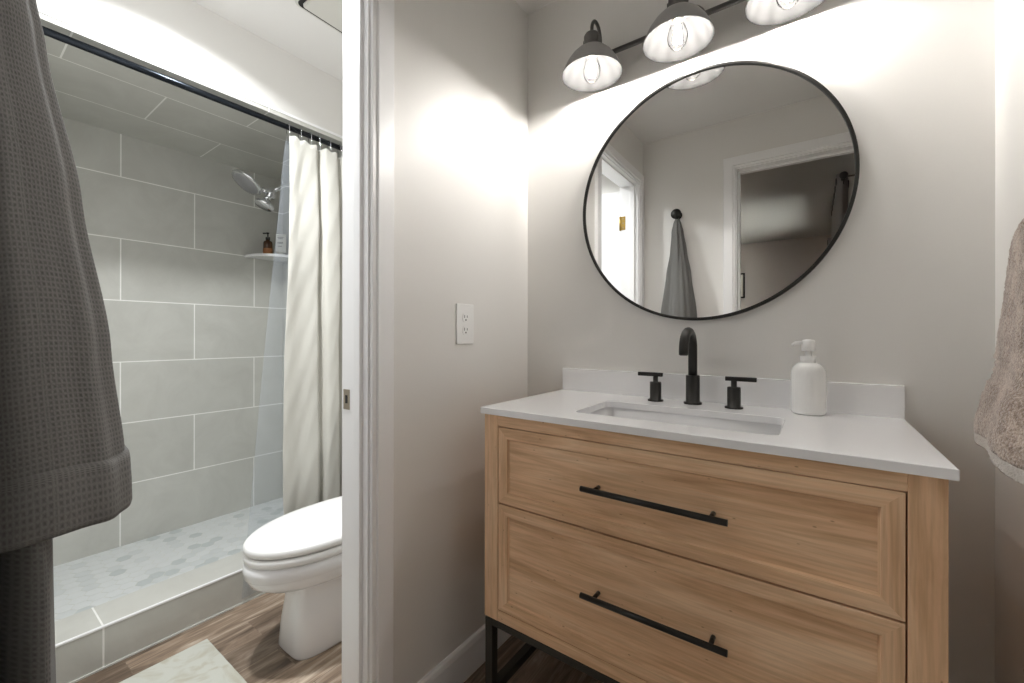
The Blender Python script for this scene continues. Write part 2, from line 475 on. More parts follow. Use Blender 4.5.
# ------------------------------------------------------------------ geometry helpers
class MB:
    def __init__(s):
        s.bm = bmesh.new()
        s.uv = s.bm.loops.layers.uv.new('UVMap')
        s.mi = 0
    def face(s, vs, smooth=False):
        try:
            f = s.bm.faces.new(vs)
        except ValueError:
            return None
        f.smooth = smooth
        f.material_index = s.mi
        return f
    def box(s, x0, x1, y0, y1, z0, z1, bev=0.0, seg=2):
        t = bmesh.new()
        vs = [t.verts.new((x, y, z)) for x in (x0, x1) for y in (y0, y1) for z in (z0, z1)]
        for q in ((0, 1, 3, 2), (4, 6, 7, 5), (0, 4, 5, 1), (2, 3, 7, 6), (0, 2, 6, 4), (1, 5, 7, 3)):
            t.faces.new([vs[i] for i in q])
        if bev:
            bmesh.ops.bevel(t, geom=list(t.edges), offset=bev, segments=seg, profile=0.5, affect='EDGES')
        s.merge(t, bev > 0)
        return s
    def merge(s, t, smooth=False):
        mp = {}
        for v in t.verts: mp[v] = s.bm.verts.new(v.co)
        for f in t.faces:
            s.face([mp[v] for v in f.verts], False)
        t.free()
    def prism(s, pts, axis, a0, a1, bev=0.0):
        """extrude a closed 2D outline along an axis; pts are the other two coordinates in order"""
        def mk(p, a):
            q = [p[0], p[1]]; q.insert(axis, a); return q
        t = bmesh.new()
        A = [t.verts.new(mk(p, a0)) for p in pts]
        B = [t.verts.new(mk(p, a1)) for p in pts]
        n = len(pts)
        t.faces.new(A[::-1]); t.faces.new(B)
        for i in range(n):
            t.faces.new((A[i], A[(i + 1) % n], B[(i + 1) % n], B[i]))
        bmesh.ops.recalc_face_normals(t, faces=t.faces)
        if bev: bmesh.ops.bevel(t, geom=list(t.edges), offset=bev, segments=2, affect='EDGES')
        s.merge(t)
        return s
    def lathe(s, prof, c, axis=2, n=40, cap=True, smooth=True, tilt=None):
        """prof: (radius, height) list along the axis through c"""
        rings = []
        c = Vector(c)
        for r, h in prof:
            ring = []
            for i in range(n):
                a = 2 * PI * i / n
                p = [r * math.cos(a), r * math.sin(a)]
                p.insert(axis, h)
                v = Vector(p)
                if tilt: v = tilt @ v
                ring.append(s.bm.verts.new(c + v))
            rings.append(ring)
        for k in range(len(rings) - 1):
            for i in range(n):
                s.face((rings[k][i], rings[k][(i + 1) % n], rings[k + 1][(i + 1) % n], rings[k + 1][i]), smooth)
        if cap:
            s.face(rings[0][::-1]); s.face(rings[-1])
        return s
    def tube(s, pts, r, n=14, cap=True, closed=False):
        pts = [Vector(p) for p in pts]
        L = len(pts)
        rr = r if isinstance(r, (list, tuple)) else [r] * L
        d0 = (pts[1] - pts[0]).normalized()
        ref = Vector((0, 0, 1)) if abs(d0.z) < 0.9 else Vector((1, 0, 0))
        u = d0.cross(ref).normalized()
        rings = []
        for i, p in enumerate(pts):
            if closed: d = pts[(i + 1) % L] - pts[i - 1]
            elif i == 0: d = pts[1] - pts[0]
            elif i == L - 1: d = pts[-1] - pts[-2]
            else: d = pts[i + 1] - pts[i - 1]
            d.normalize()
            u = (u - d * u.dot(d)).normalized()
            w = d.cross(u)
            rings.append([s.bm.verts.new(p + (u * math.cos(2 * PI * k / n) + w * math.sin(2 * PI * k / n)) * rr[i]) for k in range(n)])
        for i in range(L if closed else L - 1):
            A, B = rings[i], rings[(i + 1) % L]
            for k in range(n):
                s.face((A[k], A[(k + 1) % n], B[(k + 1) % n], B[k]), True)
        if cap and not closed:
            s.face(rings[0][::-1]); s.face(rings[-1])
        return s
    def loft(s, rings, cap0=True, cap1=True, smooth=True, uvs=None):
        R = [[s.bm.verts.new(p) for p in r] for r in rings]
        n = len(R[0])
        for k in range(len(R) - 1):
            for i in range(n):
                f = s.face((R[k][i], R[k][(i + 1) % n], R[k + 1][(i + 1) % n], R[k + 1][i]), smooth)
                if f and uvs:
                    for lp, (a, b_) in zip(f.loops, ((k, i), (k, i + 1), (k + 1, i + 1), (k + 1, i))):
                        lp[s.uv].uv = uvs(a, b_)
        if cap0: s.face(R[0][::-1])
        if cap1: s.face(R[-1])
        return s
    def grid(s, fn, nu, nv, uvf=None, smooth=True):
        V = [[s.bm.verts.new(fn(i / nu, j / nv)) for j in range(nv + 1)] for i in range(nu + 1)]
        for i in range(nu):
            for j in range(nv):
                f = s.face((V[i][j], V[i + 1][j], V[i + 1][j + 1], V[i][j + 1]), smooth)
                if f and uvf:
                    for lp, (a, b_) in zip(f.loops, ((i, j), (i + 1, j), (i + 1, j + 1), (i, j + 1))):
                        lp[s.uv].uv = uvf(a / nu, b_ / nv)
        return s

ORG = {}
def wloc(o):
    return ORG.get(o.name, Vector((0, 0, 0))) if o else Vector((0, 0, 0))

def build(mb, name, mat, parent=None, recalc=True, origin=None):
    """link a mesh; geometry is given in room coordinates and shifted to the parent's origin"""
    bm = mb.bm
    if recalc: bmesh.ops.recalc_face_normals(bm, faces=bm.faces)
    off = wloc(parent) if parent else (Vector(origin) if origin else Vector((0, 0, 0)))
    bmesh.ops.translate(bm, verts=bm.verts, vec=-off)
    me = bpy.data.meshes.new(name)
    bm.to_mesh(me); bm.free()
    for mm in (mat if isinstance(mat, (list, tuple)) else [mat]): me.materials.append(mm)
    o = bpy.data.objects.new(name, me)
    COL.objects.link(o)
    if parent: o.parent = parent
    else: o.location = off
    ORG[o.name] = off
    return o

def thing(name, loc, label, cat, group=None):
    o = bpy.data.objects.new(name, None)
    o.empty_display_size = 0.05
    o.location = loc
    COL.objects.link(o)
    ORG[o.name] = Vector(loc)
    return tag(o, label, cat, group)
def tag(o, label, cat, group=None):
    o['label'] = label; o['category'] = cat
    if group: o['group'] = group
    return o
def struct(mb, name, mat, **k):
    o = build(mb, name, mat, **k)
    o['kind'] = 'structure'
    return o
def sroot(name, loc):
    o = bpy.data.objects.new(name, None); o.location = loc; COL.objects.link(o)
    ORG[o.name] = Vector(loc); o['kind'] = 'structure'
    return o
def lerp_tab(tab, z):
    if z <= tab[0][0]: return tab[0][1]
    for (a, va), (b_, vb) in zip(tab, tab[1:]):
        if z <= b_:
            t = (z - a) / (b_ - a); t = t * t * (3 - 2 * t) * 0.5 + t * 0.5
            return va + (vb - va) * t
    return tab[-1][1]

# ------------------------------------------------------------------ the room shell
H = 2.44
YF = -1.45          # face of the wall that carries the robe
YB = -5.39          # far wall of the bedroom
struct(MB().box(-2.1, 1.45, -5.6, 0.15, -0.06, 0.0), 'floor', M_floor)
struct(MB().box(-1.95, 1.40, YF - 0.115, 0.12, H, H + 0.08), 'ceiling', M_ceil)
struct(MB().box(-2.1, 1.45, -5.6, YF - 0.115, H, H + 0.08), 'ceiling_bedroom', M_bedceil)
struct(MB().box(-1.95, 1.40, 0.0, 0.12, 0, H), 'wall_mirror_side', M_wall)
struct(MB().box(1.28, 1.40, YF - 0.115, 0.0, 0, H), 'wall_right', M_wall)
# left wall with the door opening to the toilet room
DY0, DY1, DZ = -1.352, -0.75, 2.14
mb = MB(); mb.box(-0.115, 0, DY1, 0, 0, H); mb.box(-0.115, 0, YF, DY0, 0, H); mb.box(-0.115, 0, DY0, DY1, DZ, H)
struct(mb, 'wall_left', M_wall)
# wall carrying the robe, with the bedroom doorway
BX0, BX1 = 0.566, 1.206
mb = MB(); mb.box(-1.95, BX0, YF - 0.115, YF, 0, H); mb.box(BX1, 1.28, YF - 0.115, YF, 0, H); mb.box(BX0, BX1, YF - 0.115, YF, DZ, H)
struct(mb, 'wall_front', M_wall)
struct(MB().box(-1.95, -1.846, YF, 0.0, 0, H), 'wall_shower_outer', M_wall)
# shower
struct(MB().box(-1.846, -1.834, YF, 0.0, 0.06, 2.131), 'wall_shower_side', M_tileside)
EW = -0.092         # tiled face of the shower's plumbing wall
struct(MB().box(-1.834, -1.0235, EW, EW + 0.012, 0.0, 2.131), 'wall_shower_end', M_tileend)
struct(MB().box(-1.846, -1.0207, EW + 0.012, 0.0, 0.0, 2.158), 'wall_shower_plumbing', M_wall)
struct(MB().box(-1.834, -1.035, YF, YF + 0.012, 0.06, 2.131), 'wall_shower_near', M_tileend)
struct(MB().box(-1.846, -1.0207, YF, 0.0, 2.158, H), 'wall_shower_header', M_wall)
struct(MB().box(-1.846, -1.0235, YF, 0.0, 2.131, 2.158), 'ceiling_shower', M_tileceil)
struct(MB().box(-1.0235, -1.0205, YF, 0.0, 2.149, 2.1605), 'trim_shower_header', M_trim)
# shower pan with hexagon mosaic
mb = MB(); mb.box(-1.834, -1.19, YF + 0.012, EW, 0.0, 0.0935)
mb.mi = 0
pan = struct(mb, 'floor_shower_pan', M_grout)
mb = MB()
fl = 0.054; sd = fl / math.sqrt(3); gap = 0.0016
rw = sd * 1.5
j = 0; y = YF
while y < EW + 0.03:
    x = -1.834 + (fl / 2 if j % 2 else 0)
    while x < -1.16:
        mb.mi = random.choices((0, 1, 2), (0.66, 0.24, 0.10))[0]
        ring = []
        for k in range(6):
            a = PI / 6 + k * PI / 3
            ring.append((min(-1.191, max(-1.8335, x + (sd - gap) * math.cos(a))), min(EW - 0.0005, max(YF + 0.0125, y + (sd - gap) * math.sin(a)))))
        xs = [p[0] for p in ring]; ys = [p[1] for p in ring]
        if max(xs) - min(xs) > 0.008 and max(ys) - min(ys) > 0.008:
            lo = [mb.bm.verts.new((p[0], p[1], 0.0934)) for p in ring]
            hi = [mb.bm.verts.new((p[0], p[1], 0.0942)) for p in ring]
            mb.face(hi)
            for k in range(6): mb.face((lo[k], lo[(k + 1) % 6], hi[(k + 1) % 6], hi[k]))
        x += fl
    y += rw; j += 1
build(mb, 'hexagon_mosaic', [M_hexw, M_hexg, M_hexd], parent=pan)
curb = struct(MB().box(-1.19, -1.0207, YF, EW, 0.0, 0.1437), 'trim_shower_curb', M_tilecurb)
build(MB().box(-1.030, -1.0192, YF, EW, 0.137, 0.1452, 0.002), 'edge_strip', M_trim, parent=curb)
build(MB().box(-1.0207, -1.0165, YF, EW, 0.0, 0.006), 'caulk_line', M_grout, parent=curb)

# baseboards
def baseboard(name, pts_axis, a0, a1, face, sgn):
    """profile with an eased top, running along axis 0 (x) or 1 (y)"""
    pr = [(0, 0), (0.014 * sgn, 0), (0.014 * sgn, 0.098), (0.011 * sgn, 0.112), (0.006 * sgn, 0.118), (0, 0.118)]
    mb = MB()
    mb.prism([(face + p[0], p[1]) for p in pr], pts_axis, a0, a1)
    return struct(mb, name, M_trim)
baseboard('baseboard_left', 1, -0.68, 0.0, 0.0, 1)
baseboard('baseboard_mirror_side', 0, 0.0, 1.28, 0.0, -1)
baseboard('baseboard_right', 1, YF, 0.0, 1.28, -1)
baseboard('baseboard_front', 0, 0.02, 0.49, YF, 1)
baseboard('baseboard_toilet_room', 0, -1.0, -0.115, 0.0, -1)

# ---- door casings; profile across the width: flat board outside, stepped bead inside
def casing_profile(w=0.066):
    return [(0, 0), (0, 0.010), (0.002, 0.0115), (0.0125, 0.0115), (0.0155, 0.018), (w - 0.003, 0.018), (w, 0.015), (w, 0)]
def casing_frame(mb, along, plane, sgn, a0, a1, ztop, legs=(True, True)):
    """along = 0: opening runs in x on a wall at y=plane; along = 1: in y on a wall at x=plane"""
    rv = 0.004
    pr = casing_profile()
    n = len(pr)
    def P3(a, z, d):
        return (a, plane + sgn * d, z) if along == 0 else (plane + sgn * d, a, z)
    path = [(a0 - rv, 0.0, -1, 0), (a0 - rv, ztop + rv, -1, 1), (a1 + rv, ztop + rv, 1, 1), (a1 + rv, 0.0, 1, 0)]
    R = []
    for (a, z, oa, oz) in path:
        R.append([mb.bm.verts.new(P3(a + oa * p[0], z + oz * p[0], p[1])) for p in pr])
    for k in range(3):
        for i in range(n):
            mb.face((R[k][i], R[k][(i + 1) % n], R[k + 1][(i + 1) % n], R[k + 1][i]))
    mb.face(R[0]); mb.face(R[3])

d1 = sroot('door_1', (-0.06, DY0, 0))
mb = MB(); casing_frame(mb, 1, 0.0, 1, DY0, DY1, DZ); casing_frame(mb, 1, -0.115, -1, DY0, DY1, DZ)
build(mb, 'casing', M_trim, d1)
J = 0.0
mb = MB()
mb.box(-0.1155, 0.0005, DY1 - 0.002, DY1 + 0.017, 0, DZ)
mb.box(-0.1155, 0.0005, DY0 - 0.017, DY0 + 0.002, 0, DZ)
mb.box(-0.1155, 0.0005, DY0, DY1, DZ - 0.002, DZ + 0.017)
build(mb, 'jamb', M_trim, d1)
mb = MB()
mb.box(-0.052, -0.020, DY1 - 0.012, DY1, 0, DZ - 0.002, 0.003)
mb.box(-0.052, -0.020, DY0, DY0 + 0.012, 0, DZ - 0.002, 0.003)
mb.box(-0.052, -0.020, DY0, DY1, DZ - 0.014, DZ - 0.002, 0.003)
build(mb, 'door_stop', M_trim, d1)
sp_ = MB(); sp_.box(-0.108, -0.079, DY1 - 0.0035, DY1 - 0.0015, 0.935, 0.990, 0.0008)
spo = build(sp_, 'strike_plate', M_satin, d1)
mb = MB(); mb.box(-0.098, -0.088, DY1 - 0.0040, DY1 - 0.0030, 0.952, 0.974)
build(mb, 'latch_hole', M_dark, spo)
# open leaf, swung into the toilet room
leaf = MB()
LX0, LX1 = -0.690, -0.119
leaf.box(LX0, LX1, -1.393, -1.358, 0.012, 2.12, 0.0015)
lf = build(leaf, 'door_leaf', M_trim, d1)
mb = MB()
for (za, zb) in ((0.25, 1.0), (1.12, 1.98)):
    for (xa, xb) in ((LX0 + 0.1, -0.43), (-0.385, LX1 - 0.1)):
        mb.box(xa, xb, -1.3585, -1.355, za, zb, 0.0015)
build(mb, 'raised_panel', M_trim, lf)
for z in (0.25, 1.07, 1.895):
    mb = MB()
    mb.box(-0.118, -0.085, DY0 + 0.0015, DY0 + 0.004, z - 0.045, z + 0.045, 0.0008)
    mb.tube([(-0.121, -1.349, z - 0.047), (-0.121, -1.349, z + 0.047)], 0.0065)
    hg = build(mb, 'hinge', M_brass, d1)
    mb = MB()
    for dz in (-0.03, 0, 0.03): mb.lathe([(0.004, 0), (0.004, 0.001)], (-0.100, DY0 + 0.004, z + dz), axis=1, n=10)
    build(mb, 'screw', M_satin, hg)
mb = MB()
mb.lathe([(0.028, 0), (0.028, 0.006), (0.012, 0.010), (0.011, 0.03), (0.024, 0.04), (0.027, 0.052), (0.020, 0.062), (0.0, 0.064)], (LX0 + 0.06, -1.358, 0.965), axis=1, n=24, cap=False)
build(mb, 'door_knob', M_satin, d1)

d2 = sroot('door_2', (0.886, YF, 0))
mb = MB(); casing_frame(mb, 0, YF, 1, BX0, BX1, DZ); casing_frame(mb, 0, YF - 0.115, -1, BX0, BX1, DZ)
build(mb, 'casing', M_trim, d2)
mb = MB()
mb.box(BX0 - 0.017, BX0 + 0.002, YF - 0.1155, YF + 0.0005, 0, DZ)
mb.box(BX1 - 0.002, BX1 + 0.017, YF - 0.1155, YF + 0.0005, 0, DZ)
mb.box(BX0, BX1, YF - 0.1155, YF + 0.0005, DZ - 0.002, DZ + 0.017)
build(mb, 'jamb', M_trim, d2)
mb = MB()
mb.box(BX0, BX0 + 0.012, YF - 0.085, YF - 0.050, 0, DZ - 0.002, 0.003)
mb.box(BX1 - 0.012, BX1, YF - 0.085, YF - 0.050, 0, DZ - 0.002, 0.003)
mb.box(BX0, BX1, YF - 0.085, YF - 0.050, DZ - 0.014, DZ - 0.002, 0.003)
build(mb, 'door_stop', M_trim, d2)

# ---- bedroom shell
BR = 1.25
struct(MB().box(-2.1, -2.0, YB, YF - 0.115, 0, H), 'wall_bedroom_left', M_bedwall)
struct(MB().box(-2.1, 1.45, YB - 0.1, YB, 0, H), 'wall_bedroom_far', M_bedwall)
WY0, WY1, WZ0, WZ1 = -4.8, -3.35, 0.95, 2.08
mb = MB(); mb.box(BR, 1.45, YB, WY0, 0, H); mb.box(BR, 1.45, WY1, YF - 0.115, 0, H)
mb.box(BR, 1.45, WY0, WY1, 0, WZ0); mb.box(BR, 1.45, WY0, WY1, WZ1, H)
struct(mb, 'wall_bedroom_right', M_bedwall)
w1 = sroot('window_1', (1.39, (WY0 + WY1) / 2, WZ0))
mb = MB()
for (a, b_, c, d) in ((WY0, WY0 + 0.05, WZ0, WZ1), (WY1 - 0.05, WY1, WZ0, WZ1), (WY0, WY1, WZ0, WZ0 + 0.05), (WY0, WY1, WZ1 - 0.05, WZ1), (-4.095, -4.055, WZ0, WZ1)):
    mb.box(1.36, 1.42, a, b_, c, d)
build(mb, 'window_frame', M_trim, w1)
build(MB().box(1.388, 1.394, WY0 + 0.04, WY1 - 0.04, WZ0 + 0.04, WZ1 - 0.04), 'pane', M_pane, w1)

# ------------------------------------------------------------------ vanity cabinet
VX0, VX1, VY, VZ0, VZ1 = 0.181, 1.116, -0.492, 0.340, 0.9155
van = thing('vanity_cabinet', ((VX0 + VX1) / 2, -0.25, 0), 'light oak two-drawer bathroom vanity on dark metal legs, under the white countertop', 'cabinet')
PW = 0.047
build(MB().box(VX0, VX0 + PW, VY, -0.03, VZ0, VZ1, 0.0015), 'side_panel', M_oakz, van)
build(MB().box(VX1 - PW, VX1, VY, -0.03, VZ0, VZ1, 0.0015), 'side_panel', M_oakz, van)
mb = MB()
build(MB().box(VX0 + PW, VX1 - PW, VY + 0.001, VY + 0.02, 0.8845, VZ1, 0.001), 'top_rail', M_oakx, van)
mb.box(VX0 + PW, VX1 - PW, VY + 0.001, VY + 0.02, VZ0, 0.3715, 0.001)
mb.box(VX0 + PW, VX1 - PW, VY + 0.02, -0.03, VZ0, VZ0 + 0.015)
mb.box(VX0 + PW, VX1 - PW, -0.045, -0.03, VZ0 + 0.015, VZ1)
build(mb, 'body', M_oakx, van)
mb = MB(); mb.box(VX0 + PW, VX1 - PW, VY + 0.024, VY + 0.03, 0.3715, 0.8845)
build(mb, 'drawer_gap_back', M_dark, van)
def drawer(z0, z1, hz):
    x0, x1 = VX0 + PW + 0.0025, VX1 - PW - 0.0025
    fw_, dp = 0.032, 0.0065
    mb = MB()
    # mitred picture frame with an inner chamfer and a recessed panel, one solid front
    yf, yb = VY, VY + 0.019
    def rect(i, y): return [mb.bm.verts.new(p) for p in ((x0 + i, y, z0 + i), (x1 - i, y, z0 + i), (x1 - i, y, z1 - i), (x0 + i, y, z1 - i))]
    rs = [rect(0, yb), rect(0, yf + 0.001), rect(0.001, yf), rect(fw_ - 0.002, yf), rect(fw_ - 0.001, yf + 0.003), rect(fw_ + 0.001, yf + 0.0055), rect(fw_ + 0.002, yf + dp)]
    for k in range(len(rs) - 1):
        for i in range(4):
            f = mb.face((rs[k][i], rs[k][(i + 1) % 4], rs[k + 1][(i + 1) % 4], rs[k + 1][i]))
            f.material_index = 1 if i in (1, 3) else 0
    mb.face(rs[0][::-1]); mb.face(rs[-1])
    dr = build(mb, 'drawer', [M_oakx, M_oakz], van)
    mb = MB()
    hx0, hx1, hy = 0.497, 0.810, VY - 0.027
    mb.tube([(hx0, hy, hz), (hx1, hy, hz)], 0.0066, 16)
    for x in (0.528, 0.779):
        mb.tube([(x, VY + 0.009, hz), (x, hy, hz)], 0.0048, 12)
    build(mb, 'handle', M_black, dr)['label'] = 'matte black bar handle'
drawer(0.6725, 0.8825, 0.776)
drawer(0.3735, 0.6685, 0.524)
# metal base
LT = 0.025
for (x, y) in ((VX0 + 0.005, VY - 0.002), (VX1 - 0.005 - LT, VY - 0.002), (VX0 + 0.005, -0.06), (VX1 - 0.005 - LT, -0.06)):
    build(MB().box(x, x + LT, y, y + LT, 0, VZ0, 0.001), 'leg', M_legs, van)
mb = MB()
for y in (VY - 0.002, -0.06): mb.box(VX0 + 0.005 + LT, VX1 - 0.005 - LT, y, y + LT, VZ0 - 0.018, VZ0, 0.001)
for x in (VX0 + 0.005, VX1 - 0.005 - LT):
    mb.box(x, x + LT, VY - 0.002 + LT, -0.06, VZ0 - 0.018, VZ0, 0.001)
    mb.box(x, x + LT, VY - 0.002 + LT, -0.06, 0.115, 0.140, 0.001)
build(mb, 'base_rail', M_legs, van)

# ------------------------------------------------------------------ countertop with undermount sink
CX0, CX1, CY0, CZ, CT = 0.172, 1.126, -0.500, 0.9343, 0.018
ct = thing('countertop', ((CX0 + CX1) / 2, -0.25, CZ), 'white quartz countertop with short backsplash and rectangular undermount sink', 'countertop')
SX0, SX1, SY0, SY1 = 0.421, 0.887, -0.412, -0.180
def rrect(x0, x1, y0, y1, r, n=6):
    out = []
    for (cx, cy, a0) in ((x1 - r, y1 - r, 0), (x0 + r, y1 - r, 90), (x0 + r, y0 + r, 180), (x1 - r, y0 + r, 270)):
        for k in range(n + 1):
            a = math.radians(a0 + 90 * k / n)
            out.append((cx + r * math.cos(a), cy + r * math.sin(a)))
    return out
def outer_pts(inner, x0, x1, y0, y1):
    """for each inner point a matching point on the outer rectangle, corners kept"""
    cx, cy = (x0 + x1) / 2, (y0 + y1) / 2
    n = len(inner) // 4
    out = []
    cor = [(x1, y1), (x0, y1), (x0, y0), (x1, y0)]
    for q in range(4):
        for k in range(n):
            px, py = inner[q * n + k]
            c = cor[q]
            if k == n // 2: out.append(c)
            elif (k < n // 2) == (q % 2 == 0): out.append((c[0], py))
            else: out.append((px, c[1]))
    return out
inn = rrect(SX0, SX1, SY0, SY1, 0.022)
oo = outer_pts(inn, CX0, CX1, CY0, -0.001)
mb = MB()
e = 0.0015
def rg(pts, z): return [(p[0], p[1], z) for p in pts]
shr = lambda pts, d: [(min(CX1 - d, max(CX0 + d, p[0])), min(-0.001 - d, max(CY0 + d, p[1]))) for p in pts]
rings = [rg(inn, CZ - CT), rg(inn, CZ - e), rg([((p[0] - 0.654) * (1 + e / 0.23) + 0.654, (p[1] + 0.296) * (1 + e / 0.115) - 0.296) for p in inn], CZ),
         rg(shr(oo, e), CZ), rg(oo, CZ - e), rg(oo, CZ - CT), rg(inn, CZ - CT)]
mb.loft(rings, False, False, smooth=False)
bmesh.ops.remove_doubles(mb.bm, verts=mb.bm.verts, dist=1e-6)
build(mb, 'counter_slab', M_quartz, ct)
build(MB().box(CX0, CX1, -0.020, -0.001, CZ, CZ + 0.0812, 0.0012), 'backsplash', M_quartz, ct)
mb = MB()
def sring(d, z, r): return rg(rrect(SX0 - 0.004 + d, SX1 + 0.004 - d, SY0 - 0.004 + d, SY1 + 0.004 - d, r), z)
mb.loft([sring(-0.02, CZ - CT - 0.0005, 0.03), sring(0, CZ - CT - 0.0005, 0.024), sring(0.006, CZ - 0.09, 0.024), sring(0.014, CZ - 0.125, 0.03), sring(0.035, CZ - 0.142, 0.04), sring(0.10, CZ - 0.148, 0.01)], False, True)
sk = build(mb, 'sink_basin', M_porc, ct)
mb = MB(); mb.lathe([(0.022, 0), (0.022, 0.002), (0.017, 0.003), (0.015, 0.001), (0.0001, 0.0015)], (0.654, -0.296, CZ - 0.1475), n=24, cap=False)
build(mb, 'drain', M_black, sk)

# ------------------------------------------------------------------ faucet
fa = thing('faucet', (0.650, -0.088, CZ), 'matte black gooseneck faucet with two lever handles behind the sink', 'faucet')
fx, fy = 0.650, -0.083
mb = MB()
mb.lathe([(0.0255, 0), (0.0255, 0.005), (0.0245, 0.006), (0.0195, 0.006), (0.0195, 0.084), (0.0185, 0.0855), (0.012, 0.0855)], (fx, fy, CZ), n=32, cap=False)
pts = [(fx, fy, CZ + 0.08), (fx, fy, CZ + 0.13), (fx, fy, CZ + 0.155)]
for k in range(1, 17):
    a = PI * k / 16
    pts.append((fx, fy - 0.054 + 0.054 * math.cos(a), CZ + 0.162 + 0.054 * math.sin(a)))
pts.append((fx, fy - 0.108, CZ + 0.150))
mb.tube(pts, 0.0128, 20)
build(mb, 'spout', M_black, fa)
mb = MB()
mb.lathe([(0.0095, 0), (0.0095, 0.002)], (fx, fy - 0.108, CZ + 0.1485), n=20)
build(mb, 'aerator', M_dark, fa)
for (hx, hy, sg) in ((0.542, -0.090, -1), (0.762, -0.096, 1)):
    mb = MB()
    mb.lathe([(0.0235, 0), (0.0235, 0.004), (0.0225, 0.005), (0.0172, 0.005), (0.0172, 0.058), (0.0162, 0.0595), (0.0075, 0.0595), (0.0075, 0.078)], (hx, hy, CZ), n=28, cap=False)
    hb = build(mb, 'handle', M_black, fa)
    a, b_ = (hx - 0.055, hx + 0.022) if sg < 0 else (hx - 0.022, hx + 0.056)
    build(MB().box(a, b_, hy - 0.006, hy + 0.006, CZ + 0.0765, CZ + 0.0885, 0.0018), 'lever', M_black, hb)

# ------------------------------------------------------------------ soap dispenser
sx, sy = 0.933, -0.072
so = thing('soap_dispenser', (sx, sy, CZ), 'white ribbed soap pump bottle standing on the counter beside the faucet', 'soap dispenser')
mb = MB()
R0 = 0.0385
prof = [(R0 - 0.006, 0), (R0 - 0.001, 0.003), (R0, 0.008), (R0, 0.098), (R0 - 0.001, 0.108), (R0 - 0.005, 0.118), (R0 - 0.012, 0.125), (R0 - 0.020, 0.128), (0.0165, 0.129)]
n = 120
rings = []
for r, h in prof:
    ring = []
    for i in range(n):
        a = 2 * PI * i / n
        rr = r * (1 + (0.005 * math.cos(a * 30) if 0.006 < h < 0.11 else 0.0))
        ring.append((sx + rr * math.cos(a), sy + rr * math.sin(a), CZ + h * 1.045))
    rings.append(ring)
mb.loft(rings, True, True)
build(mb, 'bottle', M_soap, so)
mb = MB()
mb.lathe([(0.0175, 0.134), (0.0175, 0.150), (0.0165, 0.151), (0.008, 0.151), (0.008, 0.168)], (sx, sy, CZ), n=28)
build(mb, 'collar', M_plastic, so)
mb = MB()
mb.lathe([(0.0150, 0.164), (0.0150, 0.189), (0.0128, 0.193), (0.004, 0.1945)], (sx, sy, CZ), n=28)
d = Vector((-0.93, -0.36, 0)).normalized()
P0 = Vector((sx, sy, CZ + 0.186))
mb.tube([P0, P0 + d * 0.020, P0 + d * 0.030 + Vector((0, 0, -0.001)), P0 + d * 0.038 + Vector((0, 0, -0.007))], [0.0055, 0.0048, 0.0045, 0.004], 12)
build(mb, 'pump', M_plastic, so)

# ------------------------------------------------------------------ round mirror
mx0, mz0, MR = 0.649, 1.577, 0.391
mi = thing('round_mirror', (mx0, -0.003, mz0 - MR), 'large round mirror in a thin black metal frame above the sink', 'mirror')
mb = MB()
mb.lathe([(MR, -0.003), (MR, -0.0245), (MR - 0.0005, -0.025), (MR - 0.0085, -0.025), (MR - 0.009, -0.0245), (MR - 0.009, -0.003), (MR, -0.003)], (mx0, 0, mz0), axis=1, n=160, cap=False)
build(mb, 'frame', M_black, mi)
mb = MB()
mb.lathe([(MR - 0.009, -0.005), (MR - 0.009, -0.020)], (mx0, 0, mz0), axis=1, n=160, smooth=False)
build(mb, 'mirror_glass', M_mirror, mi)

